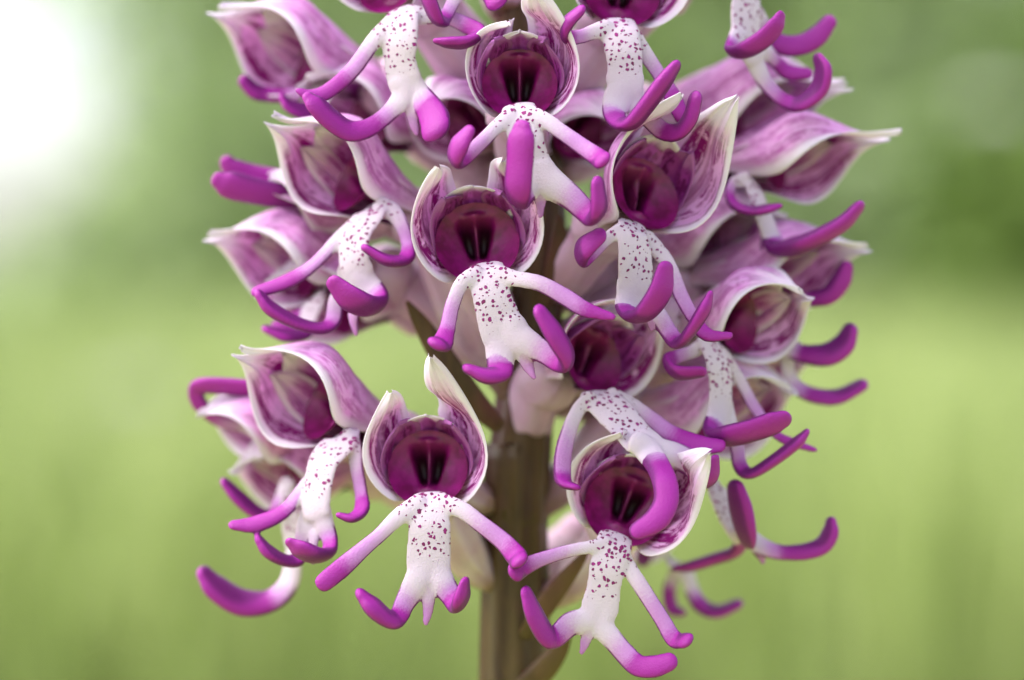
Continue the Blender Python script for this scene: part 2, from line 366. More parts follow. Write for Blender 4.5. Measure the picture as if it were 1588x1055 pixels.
def column(fl, O, a, dn, rt, Rr, L):
    nr, ns = 26, 56; up = -dn; V = []; sl = []; rg = []; F = []
    rc = Rr*.66; zc = .42*L
    for k in range(nr+1):
        q = k/nr
        for s in range(ns):
            an = 2*math.pi*s/ns; x = q*rc*math.cos(an); y = q*rc*math.sin(an)
            d = zc-1.9*(1-q*q)
            m = max(math.exp(-(((x-sx*(.62+.16*y))/(.50+.10*y))**4+((y-.85)/1.75)**4)) if y > -2.5 else 0 for sx in (-1, 1))
            ridge = math.exp(-(x/.16)**2-((y-.8)/1.5)**4); st = math.exp(-((x/.75)**2+((y+1.75)/.5)**2))
            flap = math.exp(-((x/1.6)**2+((y-2.75)/.45)**2))
            d += -2.2*m+.7*ridge+.6*st+1.3*flap
            V.append(O+rt*x+up*y+a*d); sl.append(min(1, m*1.1)); rg.append(min(1, .75*ridge+.25*st+.6*flap))
    for k in range(nr):
        for s in range(ns): F.append((k*ns+s, k*ns+(s+1) % ns, (k+1)*ns+(s+1) % ns, (k+1)*ns+s))
    o = mesh_obj('column', V, F, M_COL, fl); attr(o.data, 'slot', sl); attr(o.data, 'ridge', rg)

def remesh_union(parts, voxel):
    V = []; F = []
    for v, f in parts:
        b = len(V); V += [tuple(x) for x in v]; F += [tuple(b+i for i in q) for q in f]
    me = bpy.data.meshes.new('tmp'); me.from_pydata(V, [], F); me.update()
    ob = bpy.data.objects.new('tmp', me); col.objects.link(ob)
    md = ob.modifiers.new('r', 'REMESH'); md.mode = 'VOXEL'; md.voxel_size = voxel; md.adaptivity = 0
    dg = bpy.context.evaluated_depsgraph_get(); ev = ob.evaluated_get(dg); m2 = ev.to_mesh()
    nv = len(m2.vertices); co = np.empty(nv*3, np.float32); m2.vertices.foreach_get('co', co); co = co.reshape(-1, 3).astype(float)
    npoly = len(m2.polygons); polys = np.array([p.vertices[:] for p in m2.polygons if len(p.vertices) == 4])
    ev.to_mesh_clear(); bpy.data.objects.remove(ob); bpy.data.meshes.remove(me)
    e = np.vstack([polys[:, [0, 1]], polys[:, [1, 2]], polys[:, [2, 3]], polys[:, [3, 0]]])
    for it in range(5):
        acc = np.zeros_like(co); cnt = np.zeros(nv)
        np.add.at(acc, e[:, 0], co[e[:, 1]]); np.add.at(cnt, e[:, 0], 1); np.add.at(acc, e[:, 1], co[e[:, 0]]); np.add.at(cnt, e[:, 1], 1)
        av = acc/np.maximum(cnt, 1)[:, None]; co = co+.5*(av-co)
    fn = np.cross(co[polys[:, 2]]-co[polys[:, 0]], co[polys[:, 3]]-co[polys[:, 1]]); N = np.zeros_like(co)
    for k in range(4): np.add.at(N, polys[:, k], fn)
    N /= np.linalg.norm(N, axis=1)[:, None]+1e-12
    return co, polys, N

LIMB_NAME = {'body': 'lip', 'arm': 'lip_arm', 'leg': 'lip_leg', 'tail': 'lip_tail'}
def lip(fl, limbs, dbase, fwd, dn, rt, seed, voxel=.17):
    parts = []; samples = []
    b0_, b1_ = np.array(limbs[0][1][0][:2], float), np.array(limbs[0][1][1][:2], float); ub = nrm(b0_-b1_)
    for kind, nodes, fold in limbs:
        if kind == 'arm' and np.hypot(*(np.array(nodes[0][:2])-b0_)) < 34:      # shoulders level with the lip's base
            nodes = [(n[0]+ub[0]*k, n[1]+ub[1]*k, n[2]+h, n[3]) for n, k, h in zip(nodes[:2], (10, 4), (3, 1))]+nodes[2:]
        if kind == 'leg' and np.hypot(*(np.array(nodes[0][:2])-np.array(limbs[0][1][-1][:2]))) < 34 and len(limbs[0][1]) > 3:   # thighs run up into the lip
            n0 = nodes[0]; ue = nrm(np.array(limbs[0][1][-3][:2], float)-np.array(limbs[0][1][-1][:2], float))
            mx = limbs[0][1][-2][0]; nodes = [(n0[0]*.72+mx*.28+ue[0]*22, n0[1]+ue[1]*22, n0[2]*.92, n0[3])]+list(nodes)
        if kind == 'body':
            w_ = min(n[2] for n in nodes); nodes = [(n[0], n[1], min(n[2], 1.12*w_), n[3]) for n in nodes]
            (x0, y0, h0, e0), (x1, y1) = nodes[0], nodes[1][:2]; k = 11/math.hypot(x0-x1, y0-y1)
            nodes = [(x0+(x0-x1)*2*k, y0+(y0-y1)*2*k, h0*.9, e0-1.6), (x0+(x0-x1)*k, y0+(y0-y1)*k, h0, e0-.6)]+nodes
            (x0, y0, h0, e0), (x1, y1) = nodes[-1], nodes[-2][:2]; k = 8/math.hypot(x0-x1, y0-y1)
            nodes = nodes[:-1]+[(x0+(x1-x0)*k, y0+(y1-y0)*k, h0*.74, e0)]
        q = np.array([list(P(n[0], n[1], dbase+(n[3] if len(n) > 3 else 0)))+[n[2]/PXMM*{'body': 1.16, 'leg': 1.16, 'tail': 1.35}.get(kind, 1.04)] for n in nodes])
        if kind in ('arm', 'leg'):   # lobes swell into a paddle beyond the fold
            f = np.linspace(0, 1, len(q)); q[:, 3] *= 1+.16*sm(fold-.1, fold+.15, f)
        s = catmull(q, 7); path, hw = s[:, :3], np.maximum(s[:, 3], .15)
        ratio = {'body': .22, 'tail': .5}.get(kind, .52)
        th = hw*ratio*np.interp(np.arange(len(hw))/len(hw), *(([.55, 1], [1, .8]) if kind == 'body' else ([0, .32], [.68, 1])))
        V, F = sweep(path, hw, th, fwd, 16, *((.25, .15, True) if kind == 'body' else (.8, .9))); parts.append((V, F))
        L = np.r_[0, np.cumsum(np.linalg.norm(np.diff(path, axis=0), axis=1))]; samples.append((kind, path, hw, L/L[-1], fold, ratio))
    co, polys, N = remesh_union(parts, voxel)
    nv = len(co); lat = np.zeros(nv); best = np.full(nv, 1e9); who = np.zeros(nv, int); tt = np.zeros(nv)
    for k, (kind, path, hw, t, fold, ratio) in enumerate(samples):
        D = np.linalg.norm(co[:, None]-path[None], axis=2)/hw[None]; i = D.argmin(1); d = D[np.arange(nv), i]
        d = d-(.25 if kind == 'body' else 0)
        w = d < best; best[w] = d[w]; who[w] = k; tt[w] = t[i[w]]
        T = np.gradient(path, axis=0); Bv = np.cross(T, fwd); Bv /= np.linalg.norm(Bv, axis=1)[:, None]+1e-9
        l = np.abs(np.sum((co-path[i])*Bv[i], axis=1))/hw[i]; lat[w] = l[w]*(kind != 'body')*(t[i[w]] < .93)
    pig = np.zeros(nv); dot = np.zeros(nv)
    for k, (kind, path, hw, t, fold, ratio) in enumerate(samples):
        w = who == k; x = tt[w]
        if kind == 'body': pig[w] = .06*sm(.75, 1, x); dot[w] = sm(.90, .66, x)*(.75+.25*sm(.35, .1, x))
        elif kind == 'tail': pig[w] = .15+.45*sm(0, 1, x)
        else:
            base = .62*sm(.05, max(fold, .3), x) if kind == 'arm' else .50*sm(.10, max(fold, .3), x)
            pig[w] = base+(1-base)*sm(fold-.12, fold+.10, x); dot[w] = sm(.26, .10, x)*.7 if kind == 'arm' else 0
    edge = np.maximum(sm(.80, .20, N@fwd), .9*sm(.70, .92, lat)); dot = dot*sm(-.1, .35, N@fwd)
    b0 = samples[0][1][0]; lx = (co-b0)@rt; ly = (co-b0)@dn
    pk = who[polys]; own = np.array([np.bincount(r, minlength=len(samples)).argmax() for r in pk])
    for k, (kind, *_r) in enumerate(samples):
        f = polys[own == k]
        if len(f) == 0: continue
        ids, inv = np.unique(f, return_inverse=True); f2 = inv.reshape(-1, 4)
        o = mesh_obj(LIMB_NAME[kind], co[ids], [tuple(map(int, r)) for r in f2], M_LIP, fl); me = o.data
        me.normals_split_custom_set_from_vertices([tuple(x) for x in N[ids]])
        for nm, ar in (('pig', pig), ('edge', edge), ('dot', dot), ('lx', lx), ('ly', ly)): attr(me, nm, ar[ids])
        attr(me, 'seed', np.full(len(ids), seed*3.1))

def flower(label, hood, limbs=(), d=0.0, attach=None, dorsal=.76, pet=.74, tips=(150, 150), flick=(0, 0), conv=.78, tipk=1.5, half=73, fat=1.0):
    """hood = (px, py, yaw, pitch, roll, radius mm, length mm, left tip, right tip)"""
    hx, hy, yaw, pit, roll, Rr, L, tl, tr = hood
    seed = len([c for c in root.children])*.37
    y, p = R(yaw), R(pit); a = np.array([math.sin(y)*math.cos(p), -math.cos(y)*math.cos(p), math.sin(p)])
    up = nrm(np.array([0, 0, 1.])-a*a[2]); rt = np.cross(up, a); c, s = math.cos(R(roll)), math.sin(R(roll))
    up, rt = up*c+rt*s, rt*c-up*s; dn = -up
    C = P(hx, hy, d-1.5); O = C-a*.5*L
    # ovary: from the stem up and out to the back of the hood
    if attach is None: attach = (hy+150,)
    sx = stem_x(attach[0]); S = P(sx+(12 if hx > sx else -12), attach[0], STEM_D)
    B = O-a*2.2; mid = S*.45+(B-a*4-np.array([0, 0, 2.]))*.55
    path = catmull([S, S*.72+mid*.28+np.array([0, -1.0, .4]), mid, B-a*2.0-np.array([0, 0, .7]), B], 8); n = len(path); tq = np.linspace(0, 1, n)
    r = (.7+1.9*sm(.15, .62, tq)+.8*sm(.7, 1, tq))*np.interp(tq, [0, .5, 1], [1, fat, 1])
    V, F = sweep(path, r, r, np.array([0, -1., 0]), 24)
    D = np.linalg.norm(V[:, None]-path[None], axis=2); i = D.argmin(1)
    off = V-path[i]; an = np.arctan2(off@rt, off@up); V = V+off*(.05*np.cos(6*an+5*tq[i]))[:, None]
    fl = mesh_obj('flower', V, F, M_OVA, root); attr(fl.data, 'v', tq[i]); attr(fl.data, 'u', an/6.2832)
    if label: fl['label'] = label
    k = seed
    tepal('sepal', fl, O, a, dn, rt, Rr, L, -92, -tips[0], half, tl, 1.0, M_SEP, tipk=tipk, conv=conv, flick=flick[0], seed=k+.11)
    tepal('sepal', fl, O, a, dn, rt, Rr, L, 92, tips[1], half, tr, 1.02, M_SEP, tipk=tipk, conv=conv, flick=flick[1], seed=k+.23)
    tepal('sepal', fl, O, a, dn, rt, Rr, L, 180, 180, 58, dorsal, .76, M_DOR, conv=.35, curl=.1, tipk=3.0, b0=.5, bz=.5, seed=k+.31)
    pm, ph_ = (M_PALE, 34) if tipk > 1.2 else (M_PET, 44)      # side flowers: narrower petals, paler colour stands in for light inside the hood
    tepal('petal', fl, O, a, dn, rt, Rr, L, -112, -140, ph_, pet, .70, pm, conv=.12, curl=.25, tipk=2.6, b0=.6, bz=.45, seed=k+.47)
    tepal('petal', fl, O, a, dn, rt, Rr, L, 112, 140, ph_, pet, .70, pm, conv=.12, curl=.25, tipk=2.6, b0=.6, bz=.45, seed=k+.59)
    column(fl, O, a, dn, rt, Rr, L)
    if limbs: lip(fl, limbs, d, nrm(a+np.array([0, -.7, 0])), dn, rt, k)
    return fl

# limb nodes: (photo x, photo y, half width in photo px, mm in front of the flower's own depth)
flower('lower flower with arms spread wide above the bare stem', (662, 722, -3, 20, 0, 6.0, 12.5, .96, 1.24), [
    ('body', [(666, 790, 27, 1.5), (666, 815, 29, 2), (665, 850, 31, 2), (664, 880, 37, 2), (663, 902, 40, 2)], 2),
    ('arm', [(650, 792, 14, 1.5), (618, 806, 13, 2), (590, 829, 12, 2.3), (563, 852, 13, 2.7), (530, 881, 15, 3.2), (502, 904, 13, 3.5)], .80),
    ('arm', [(682, 790, 14, 1.5), (714, 794, 13, 2), (747, 814, 14, 2.5), (780, 840, 15, 3), (800, 862, 16, 4), (805, 870, 14, 5.2)], .80),
    ('leg', [(648, 900, 19, 2), (628, 935, 15, 2), (618, 956, 13, 2.8), (602, 960, 17, 4), (578, 942, 20, 4.8), (562, 925, 13, 5)], .46),
    ('leg', [(684, 900, 18, 2), (700, 925, 15, 2.3), (711, 938, 14, 3.6), (716, 925, 16, 4.8), (720, 905, 10, 5.3)], .42),
    ('tail', [(664, 910, 10, 2), (664, 945, 7, 2), (660, 968, 4, 2.3)], 1)], d=0, attach=(935,), tips=(150, 174), flick=(.8, 2.4), conv=.1, tipk=.78, half=60)
flower('lower flower with another flower\'s purple leg curled into its hood', (972, 782, 4, 16, 22, 6.2, 12.5, .90, 1.25), [
    ('body', [(950, 852, 26, 1.5), (942, 880, 25, 2), (936, 915, 24, 2), (930, 945, 27, 2), (922, 968, 27, 2)], 2),
    ('arm', [(940, 856, 12, 1.5), (912, 853, 10, 2), (878, 856, 11, 2.4), (839, 868, 12, 3), (812, 880, 14, 3.7), (799, 888, 14, 5)], .82),
    ('arm', [(958, 866, 12, 1), (975, 886, 12, 1.5), (1000, 919, 13, 2), (1028, 963, 13, 2.5), (1046, 992, 14, 3.2), (1064, 994, 13, 4.6)], .84),
    ('leg', [(912, 962, 18, 2), (885, 968, 17, 2.2), (862, 988, 14, 2.8), (846, 984, 17, 4), (828, 952, 17, 5), (817, 922, 12, 5.3)], .44),
    ('leg', [(934, 972, 17, 2), (950, 992, 15, 2.2), (969, 1014, 15, 2.6), (990, 1033, 14, 3.3), (1016, 1034, 14, 4), (1038, 1027, 12, 4.3)], .60),
    ('tail', [(914, 975, 9, 2), (908, 995, 7, 2), (902, 1013, 4, 2.2)], 1)], d=-1, attach=(960,), tips=(150, 134), flick=(0, 1.6), conv=.08, tipk=.95, half=60)
flower('central flower with torn white sepal tips and a deep dark throat', (740, 370, 0, 18, -6, 6.3, 12.5, 1.0, 1.0), [
    ('body', [(757, 434, 28, 1.5), (763, 462, 27, 2), (773, 495, 30, 2), (782, 525, 37, 2), (786, 545, 38, 2)], 2),
    ('arm', [(742, 436, 13, 1.5), (718, 442, 11, 2), (702, 472, 12, 2.4), (694, 508, 13, 3), (686, 532, 15, 4.2), (678, 534, 15, 5.3)], .72),
    ('arm', [(772, 434, 13, 1.5), (800, 436, 12, 2), (838, 440, 13, 2.6), (877, 461, 14, 3.2), (908, 480, 12, 3.8), (950, 492, 6, 4.4)], .78),
    ('leg', [(775, 545, 20, 2), (776, 568, 17, 2.4), (774, 580, 15, 3.4), (752, 583, 17, 4.6), (730, 574, 13, 5)], .36),
    ('leg', [(805, 525, 22, 2), (842, 546, 16, 2.4), (866, 562, 13, 3.4), (880, 556, 17, 4.8), (862, 522, 20, 5.6), (840, 488, 15, 6)], .43),
    ('tail', [(808, 540, 11, 2), (818, 566, 8, 2), (828, 586, 4, 2.4)], 1)], d=1, attach=(560,), tips=(150, 150), flick=(.3, .3), conv=.1, tipk=.95, half=60)
flower('upper flower with one purple leg raised straight up over its spotted lip', (806, 124, 0, 18, 0, 5.6, 12, .86, 1.16), [
    ('body', [(809, 186, 26, 1.5), (816, 215, 25, 2), (824, 245, 24, 2), (834, 270, 28, 2), (842, 286, 28, 2)], 2),
    ('arm', [(796, 190, 13, 1.5), (772, 200, 11, 2), (748, 219, 12, 2.5), (722, 243, 13, 3.2), (705, 248, 15, 4.5), (712, 226, 18, 5.4), (726, 205, 12, 5.6)], .56),
    ('arm', [(820, 186, 13, 1.5), (846, 190, 12, 2), (873, 206, 13, 2.5), (904, 228, 14, 3.2), (926, 243, 15, 4.2), (934, 249, 14, 5.3)], .86),
    ('leg', [(824, 278, 20, 2), (810, 300, 17, 2.6), (803, 313, 14, 4.2), (803, 292, 18, 5.6), (806, 250, 18, 6), (808, 215, 18, 6.2), (809, 200, 13, 6.2)], .27),
    ('leg', [(852, 282, 22, 2), (885, 306, 18, 2.3), (908, 328, 15, 3), (921, 337, 14, 4.4), (929, 322, 17, 5.6), (927, 288, 14, 6)], .50),
    ('tail', [(836, 285, 9, 2), (838, 312, 7, 2), (838, 336, 4, 2.3)], 1)], d=2, attach=(300,), tips=(165, 170), flick=(-1.2, 1.6), conv=.12, tipk=.95, half=60)
flower('flower turned half aside with a tall streaked sepal', (1010, 292, 34, 24, 14, 6.0, 13.5, 1.15, 1.3), [
    ('body', [(982, 368, 23, 1.2), (985, 399, 26, 1.5), (985, 432, 26, 1.5), (980, 455, 24, 1.5), (980, 464, 24, 1.5)], 2),
    ('arm', [(966, 368, 12, 1), (944, 373, 10, 1.6), (924, 388, 11, 2.2), (902, 402, 14, 3.6), (906, 385, 18, 4.8), (928, 367, 14, 5.2)], .52),
    ('arm', [(1004, 380, 13, -.5), (1036, 412, 12, -.5), (1056, 458, 13, 0), (1078, 497, 12, .6), (1098, 520, 12, 1.6), (1130, 521, 8, 2.6)], .72),
    ('leg', [(974, 464, 18, 1.5), (972, 480, 15, 2), (982, 492, 14, 3.6), (1002, 484, 18, 4.8), (1024, 452, 19, 5.6), (1031, 420, 14, 5.8)], .24),
    ('leg', [(1000, 466, 16, 1), (1020, 488, 14, 1.2), (1038, 516, 13, 1.6), (1053, 532, 12, 3), (1072, 512, 14, 4.2), (1092, 480, 15, 4.8), (1100, 460, 9, 5)], .48),
    ('tail', [(1000, 475, 9, 1.4), (1008, 495, 7, 1.4), (1011, 511, 4, 1.6)], 1)], d=-1, attach=(470,), tips=(160, 150), flick=(.4, 1.2), conv=.15, tipk=.95, half=60)
flower('flower tucked behind the central one with its lip leaning right', (930, 556, 38, 14, 24, 5.4, 12.5, 1.0, 1.0), [
    ('body', [(938, 626, 27, 2), (959, 646, 28, 3), (983, 673, 26, 4), (1000, 690, 28, 5), (1010, 702, 28, 5.5)], 2),
    ('arm', [(924, 626, 12, 2), (903, 634, 11, 2.5), (884, 664, 13, 3.5), (874, 702, 15, 4.6), (872, 735, 15, 5.4), (876, 750, 14, 6.6), (892, 756, 9, 7.6)], .80),
    ('arm', [(956, 622, 13, 1), (985, 634, 13, 1), (1012, 652, 14, 1.4), (1040, 673, 15, 2), (1082, 690, 15, 3), (1116, 692, 11, 4)], .62),
    ('leg', [(1006, 702, 19, 5.5), (1020, 722, 16, 7.4), (1031, 748, 15, 9.5), (1033, 778, 15, 10.5), (1018, 806, 15, 11), (988, 824, 11, 11)], .30),
    ('leg', [(1020, 700, 20, 4.5), (1050, 708, 19, 4), (1078, 725, 19, 4), (1096, 748, 14, 5), (1103, 738, 13, 6.4), (1108, 714, 9, 7)], .66)], d=-5, attach=(720,), tips=(160, 150), conv=.2, tipk=.95, half=60)
flower('side-on flower above the lower left one, two purple lobes curled forward', (535, 268, -58, 26, -34, 5.4, 16, 1.1, 1.1), [
    ('body', [(572, 336, 24, 1), (553, 362, 26, 1.6), (548, 399, 26, 2), (558, 429, 25, 2), (572, 450, 23, 2)], 2),
    ('arm', [(584, 330, 16, .5), (606, 332, 14, 1), (624, 352, 12, 1.6), (632, 380, 11, 2.2), (628, 402, 14, 3.8), (600, 404, 16, 5), (570, 387, 12, 5.4)], .54),
    ('arm', [(552, 352, 13, .5), (528, 368, 12, .5), (487, 410, 12, 1), (447, 436, 13, 1.4), (398, 453, 10, 2)], .66),
    ('leg', [(574, 448, 20, 2), (586, 462, 17, 2.6), (588, 472, 15, 4), (570, 475, 18, 5), (543, 463, 19, 5.6), (520, 441, 13, 5.8)], .30),
    ('leg', [(540, 440, 16, .5), (522, 466, 13, .3), (517, 496, 12, .6), (502, 509, 12, 1.6), (465, 503, 14, 2.6), (421, 480, 16, 3.4), (404, 460, 12, 3.6)], .42),
    ('tail', [(554, 460, 9, 1.5), (548, 492, 8, 1.5), (552, 519, 4, 1.6)], 1)], d=-6, attach=(650,), fat=1.5)
flower('lowest side-on flower on the left with a striped pink hood', (488, 620, -58, 24, -34, 5.7, 16, 1.1, 1.1), [
    ('body', [(524, 690, 28, 1), (502, 715, 26, 1.6), (492, 758, 25, 2), (489, 793, 25, 2), (490, 815, 24, 2)], 2),
    ('arm', [(530, 686, 15, .5), (545, 694, 13, 1), (553, 728, 12, 1.6), (560, 766, 12, 2.2), (560, 792, 14, 3.8), (545, 804, 13, 4.8), (528, 800, 9, 5)], .64),
    ('arm', [(494, 724, 13, .5), (472, 754, 12, .5), (441, 793, 13, 1), (398, 813, 14, 1.6), (362, 815, 9, 2)], .50),
    ('leg', [(502, 812, 17, 2), (512, 838, 13, 2.4), (508, 858, 14, 3.6), (490, 862, 17, 4.8), (466, 852, 17, 5.4), (452, 843, 10, 5.6)], .36),
    ('leg', [(474, 815, 16, .6), (468, 842, 13, .3), (462, 868, 12, .6), (440, 869, 13, 1.4), (415, 855, 15, 2), (403, 840, 11, 2.2)], .40),
    ('tail', [(486, 830, 8, 1.5), (486, 855, 6, 1.5), (485, 874, 4, 1.5)], 1)], d=-5, attach=(800,))
flower('flower at the upper left with long legs swept aside', (592, -40, -30, 14, -4, 5.6, 13, 1.0, 1.0), [
    ('body', [(621, 38, 28, 1.5), (620, 65, 28, 2), (620, 95, 24, 2), (627, 126, 25, 2), (636, 148, 27, 2)], 2),
    ('arm', [(608, 46, 14, 1), (582, 64, 13, 1.5), (547, 108, 14, 2), (509, 141, 13, 2.6), (484, 149, 11, 3), (463, 141, 6, 3.2)], .60),
    ('arm', [(640, 34, 14, 1), (690, 30, 12, 1), (725, 40, 14, 2), (742, 52, 14, 3.6), (724, 65, 16, 5), (695, 66, 14, 5.6), (679, 64, 9, 5.6)], .46),
    ('leg', [(624, 150, 16, 2), (600, 178, 13, 2.2), (572, 198, 13, 2.8), (542, 203, 15, 3.6), (514, 186, 16, 4.4), (490, 163, 15, 5), (479, 152, 10, 5)], .36),
    ('leg', [(650, 148, 18, 2), (664, 166, 18, 3), (674, 186, 20, 4.6), (676, 200, 20, 5.6)], .46),
    ('tail', [(636, 158, 9, 2), (641, 190, 7, 2), (646, 207, 4, 2.2)], 1)], d=-4, attach=(190,), fat=1.5, tips=(150, 150), conv=.15, tipk=.95, half=60)
flower('flower at the top right of the stem with a leg raised across its lip', (968, -22, 8, 14, 10, 5.9, 12.5, 1.0, 1.0), [
    ('body', [(962, 54, 27, 1.5), (967, 80, 26, 2), (969, 105, 25, 2), (969, 130, 27, 2), (964, 155, 27, 2)], 2),
    ('arm', [(944, 54, 13, 1.5), (920, 54, 12, 2), (898, 57, 12, 2.6), (878, 56, 13, 3.8), (880, 36, 16, 5), (898, 18, 13, 5.4)], .52),
    ('arm', [(984, 66, 12, .5), (1002, 88, 12, .3), (1022, 115, 12, .3), (1043, 150, 13, .6), (1058, 182, 11, 1)], .70),
    ('leg', [(956, 158, 20, 2), (952, 176, 15, 2.6), (962, 191, 14, 4), (980, 190, 17, 5.2), (1003, 163, 18, 6), (1028, 129, 18, 6.5), (1045, 106, 13, 6.6)], .24),
    ('leg', [(982, 158, 18, 1.4), (1006, 183, 14, 1.2), (1028, 203, 13, 1.6), (1052, 204, 13, 3), (1070, 184, 15, 4.2), (1078, 156, 14, 4.6)], .50)], d=-2, attach=(180,), fat=1.3, tips=(150, 150), conv=.12, tipk=.95, half=60)
flower('side-on flower with spread legs against the green', (1130, -70, 48, 16, 8, 5.4, 14, 1.0, 1.0), [
    ('body', [(1158, 0, 30, 1), (1156, 31, 28, 1.5), (1160, 58, 27, 1.5), (1170, 84, 24, 1.5), (1180, 100, 22, 1.5)], 2),
    ('arm', [(1150, 50, 18, 2), (1138, 68, 15, 3), (1134, 80, 12, 4.4), (1154, 78, 16, 5.4), (1182, 62, 17, 6), (1203, 40, 15, 6.4), (1210, 26, 10, 6.4)], .22),
    ('arm', [(1172, 30, 14, -1), (1190, 55, 14, -2), (1212, 69, 16, -2.4), (1240, 70, 16, -2.4), (1266, 57, 16, -2.2), (1286, 34, 12, -2)], .18),
    ('leg', [(1170, 95, 16, 1.2), (1190, 132, 13, 1), (1218, 157, 12, 1.2), (1243, 160, 14, 2), (1270, 138, 17, 2.6), (1277, 110, 17, 3), (1271, 94, 12, 3)], .44),
    ('leg', [(1188, 80, 14, 0), (1204, 96, 11, -1), (1222, 112, 11, -1.4), (1252, 114, 9, -1)], .5)], d=-9, attach=(150,))
flower('right-hand flower in profile with long white sepal tips', (1222, 244, 66, 5, 32, 5.0, 16, 1.25, 1.15), [
    ('body', [(1172, 298, 17, 1), (1182, 330, 17, 1.5), (1193, 355, 17, 1.5), (1198, 372, 17, 1.5)], 2),
    ('arm', [(1160, 288, 11, 1), (1138, 288, 9, 1.5), (1132, 304, 10, 2.2), (1142, 320, 12, 3), (1166, 327, 13, 3.6), (1190, 324, 13, 4), (1206, 320, 9, 4)], .34),
    ('leg', [(1198, 370, 16, 1.5), (1206, 386, 17, 2.6), (1232, 383, 21, 4), (1270, 368, 20, 5), (1308, 346, 18, 5.4), (1329, 324, 14, 5.6)], .14),
    ('leg', [(1190, 365, 12, 0), (1188, 388, 9, 0), (1200, 404, 8, .6)], .6)], d=-12, attach=(400,))
flower('right-hand flower with an open purple hood and one leg held out level', (1158, 492, 50, 7, 26, 5.3, 14, 1.0, 1.02), [
    ('body', [(1106, 540, 21, 1.2), (1114, 565, 21, 1.8), (1118, 600, 20, 2), (1117, 632, 20, 2), (1117, 655, 20, 2)], 2),
    ('arm', [(1098, 540, 12, 1), (1078, 548, 11, 1.4), (1052, 553, 12, 2), (1036, 562, 13, 3.4), (1050, 578, 16, 4.6), (1084, 577, 13, 5)], .46),
    ('arm', [(1124, 560, 11, -.5), (1149, 594, 10, -1), (1170, 632, 11, -1), (1203, 673, 9, -.6), (1228, 686, 8, -.4), (1264, 698, 5, 0)], .70),
    ('leg', [(1112, 652, 19, 2), (1104, 668, 15, 2.8), (1108, 678, 14, 4.2), (1132, 676, 18, 5.2), (1166, 668, 18, 6), (1198, 657, 18, 6.5), (1213, 651, 14, 6.6)], .16),
    ('leg', [(1128, 650, 15, 1), (1142, 690, 12, .8), (1148, 722, 12, 1), (1164, 735, 12, 2), (1199, 715, 14, 2.8), (1237, 686, 14, 3.4), (1249, 673, 9, 3.6)], .42)], d=-7, attach=(620,))
flower('lowest right-hand flower with a paddle-like purple leg raised', (1118, 636, 58, 4, 24, 6.0, 16, 1.0, 1.0), [
    ('body', [(1112, 760, 18, 1), (1126, 795, 18, 1.5), (1146, 826, 19, 1.5), (1160, 838, 18, 1.5)], 2),
    ('arm', [(1150, 830, 16, 2), (1158, 842, 14, 3.6), (1156, 822, 19, 5), (1149, 788, 21, 5.6), (1142, 760, 17, 5.8)], .18),
    ('leg', [(1164, 836, 15, 1.5), (1186, 850, 14, 1.6), (1212, 857, 12, 2), (1248, 856, 12, 2.6), (1276, 846, 13, 3), (1288, 826, 13, 3.2), (1289, 810, 9, 3.2)], .44),
    ('leg', [(1150, 836, 14, 0), (1140, 856, 15, -1.5), (1106, 868, 15, -2.4), (1070, 879, 14, -2.6), (1050, 882, 9, -2.6)], .16),
    ('tail', [(1168, 845, 9, 1.5), (1180, 862, 7, 1.5), (1184, 873, 4, 1.5)], 1)], d=-12, attach=(830,))
flower('hindmost lower right flower, only its drooping lobes showing', (1010, 840, 60, 0, 0, 4.2, 11, .8, .8), [
    ('body', [(1052, 880, 15, 0), (1066, 894, 15, 0)], 2),
    ('leg', [(1066, 890, 14, 0), (1074, 918, 13, 0), (1088, 940, 13, .6), (1112, 949, 13, 1.4), (1142, 938, 11, 1.8)], .40),
    ('leg', [(1050, 885, 13, -1), (1038, 915, 12, -1), (1042, 944, 11, -.6), (1056, 950, 9, 0)], .4)], d=-23, attach=(930,))
flower('hazy upper left flower in profile with a pale pointed hood', (462, 82, -66, 18, -30, 5.4, 17, 1.1, 1.05), [
    ('body', [(505, 140, 19, 0), (492, 160, 19, 0), (485, 172, 18, 0)], 2),
    ('leg', [(488, 166, 17, 0), (470, 172, 17, .6), (448, 164, 14, 1.4), (440, 154, 10, 1.6)], .2),
    ('arm', [(500, 140, 12, -1), (450, 150, 12, -2), (420, 147, 13, -2.4), (396, 142, 13, -2), (379, 126, 11, -1.6)], .5)], d=-14, attach=(230,))
flower('hazy left flower in profile with two white-edged sepal tips', (458, 405, -66, 8, -30, 5.4, 16, 1.1, 1.1), [
    ('body', [(488, 470, 18, 0), (478, 492, 18, 0), (472, 505, 17, 0)], 2),
    ('leg', [(478, 500, 15, 0), (470, 518, 14, .6), (442, 521, 15, 1.6), (416, 512, 11, 2)], .2),
    ('leg', [(485, 480, 14, -1), (455, 500, 13, -1), (430, 508, 11, -1)], .3)], d=-14, attach=(540,))
flower('left flower hidden behind its neighbours, purple lobes stretched outward', (455, 330, -74, -4, 0, 4.4, 13, .7, .7), [
    ('body', [(480, 296, 15, 0), (462, 302, 15, 0)], 2),
    ('leg', [(470, 308, 16, 0), (440, 304, 16, .6), (398, 297, 17, 1.4), (356, 287, 18, 2), (340, 280, 12, 2.2)], .12),
    ('leg', [(465, 290, 14, -2), (436, 276, 13, -2.6), (395, 270, 13, -2.8), (362, 262, 14, -2.6), (352, 252, 11, -2.4)], .3)], d=-13, attach=(430,))
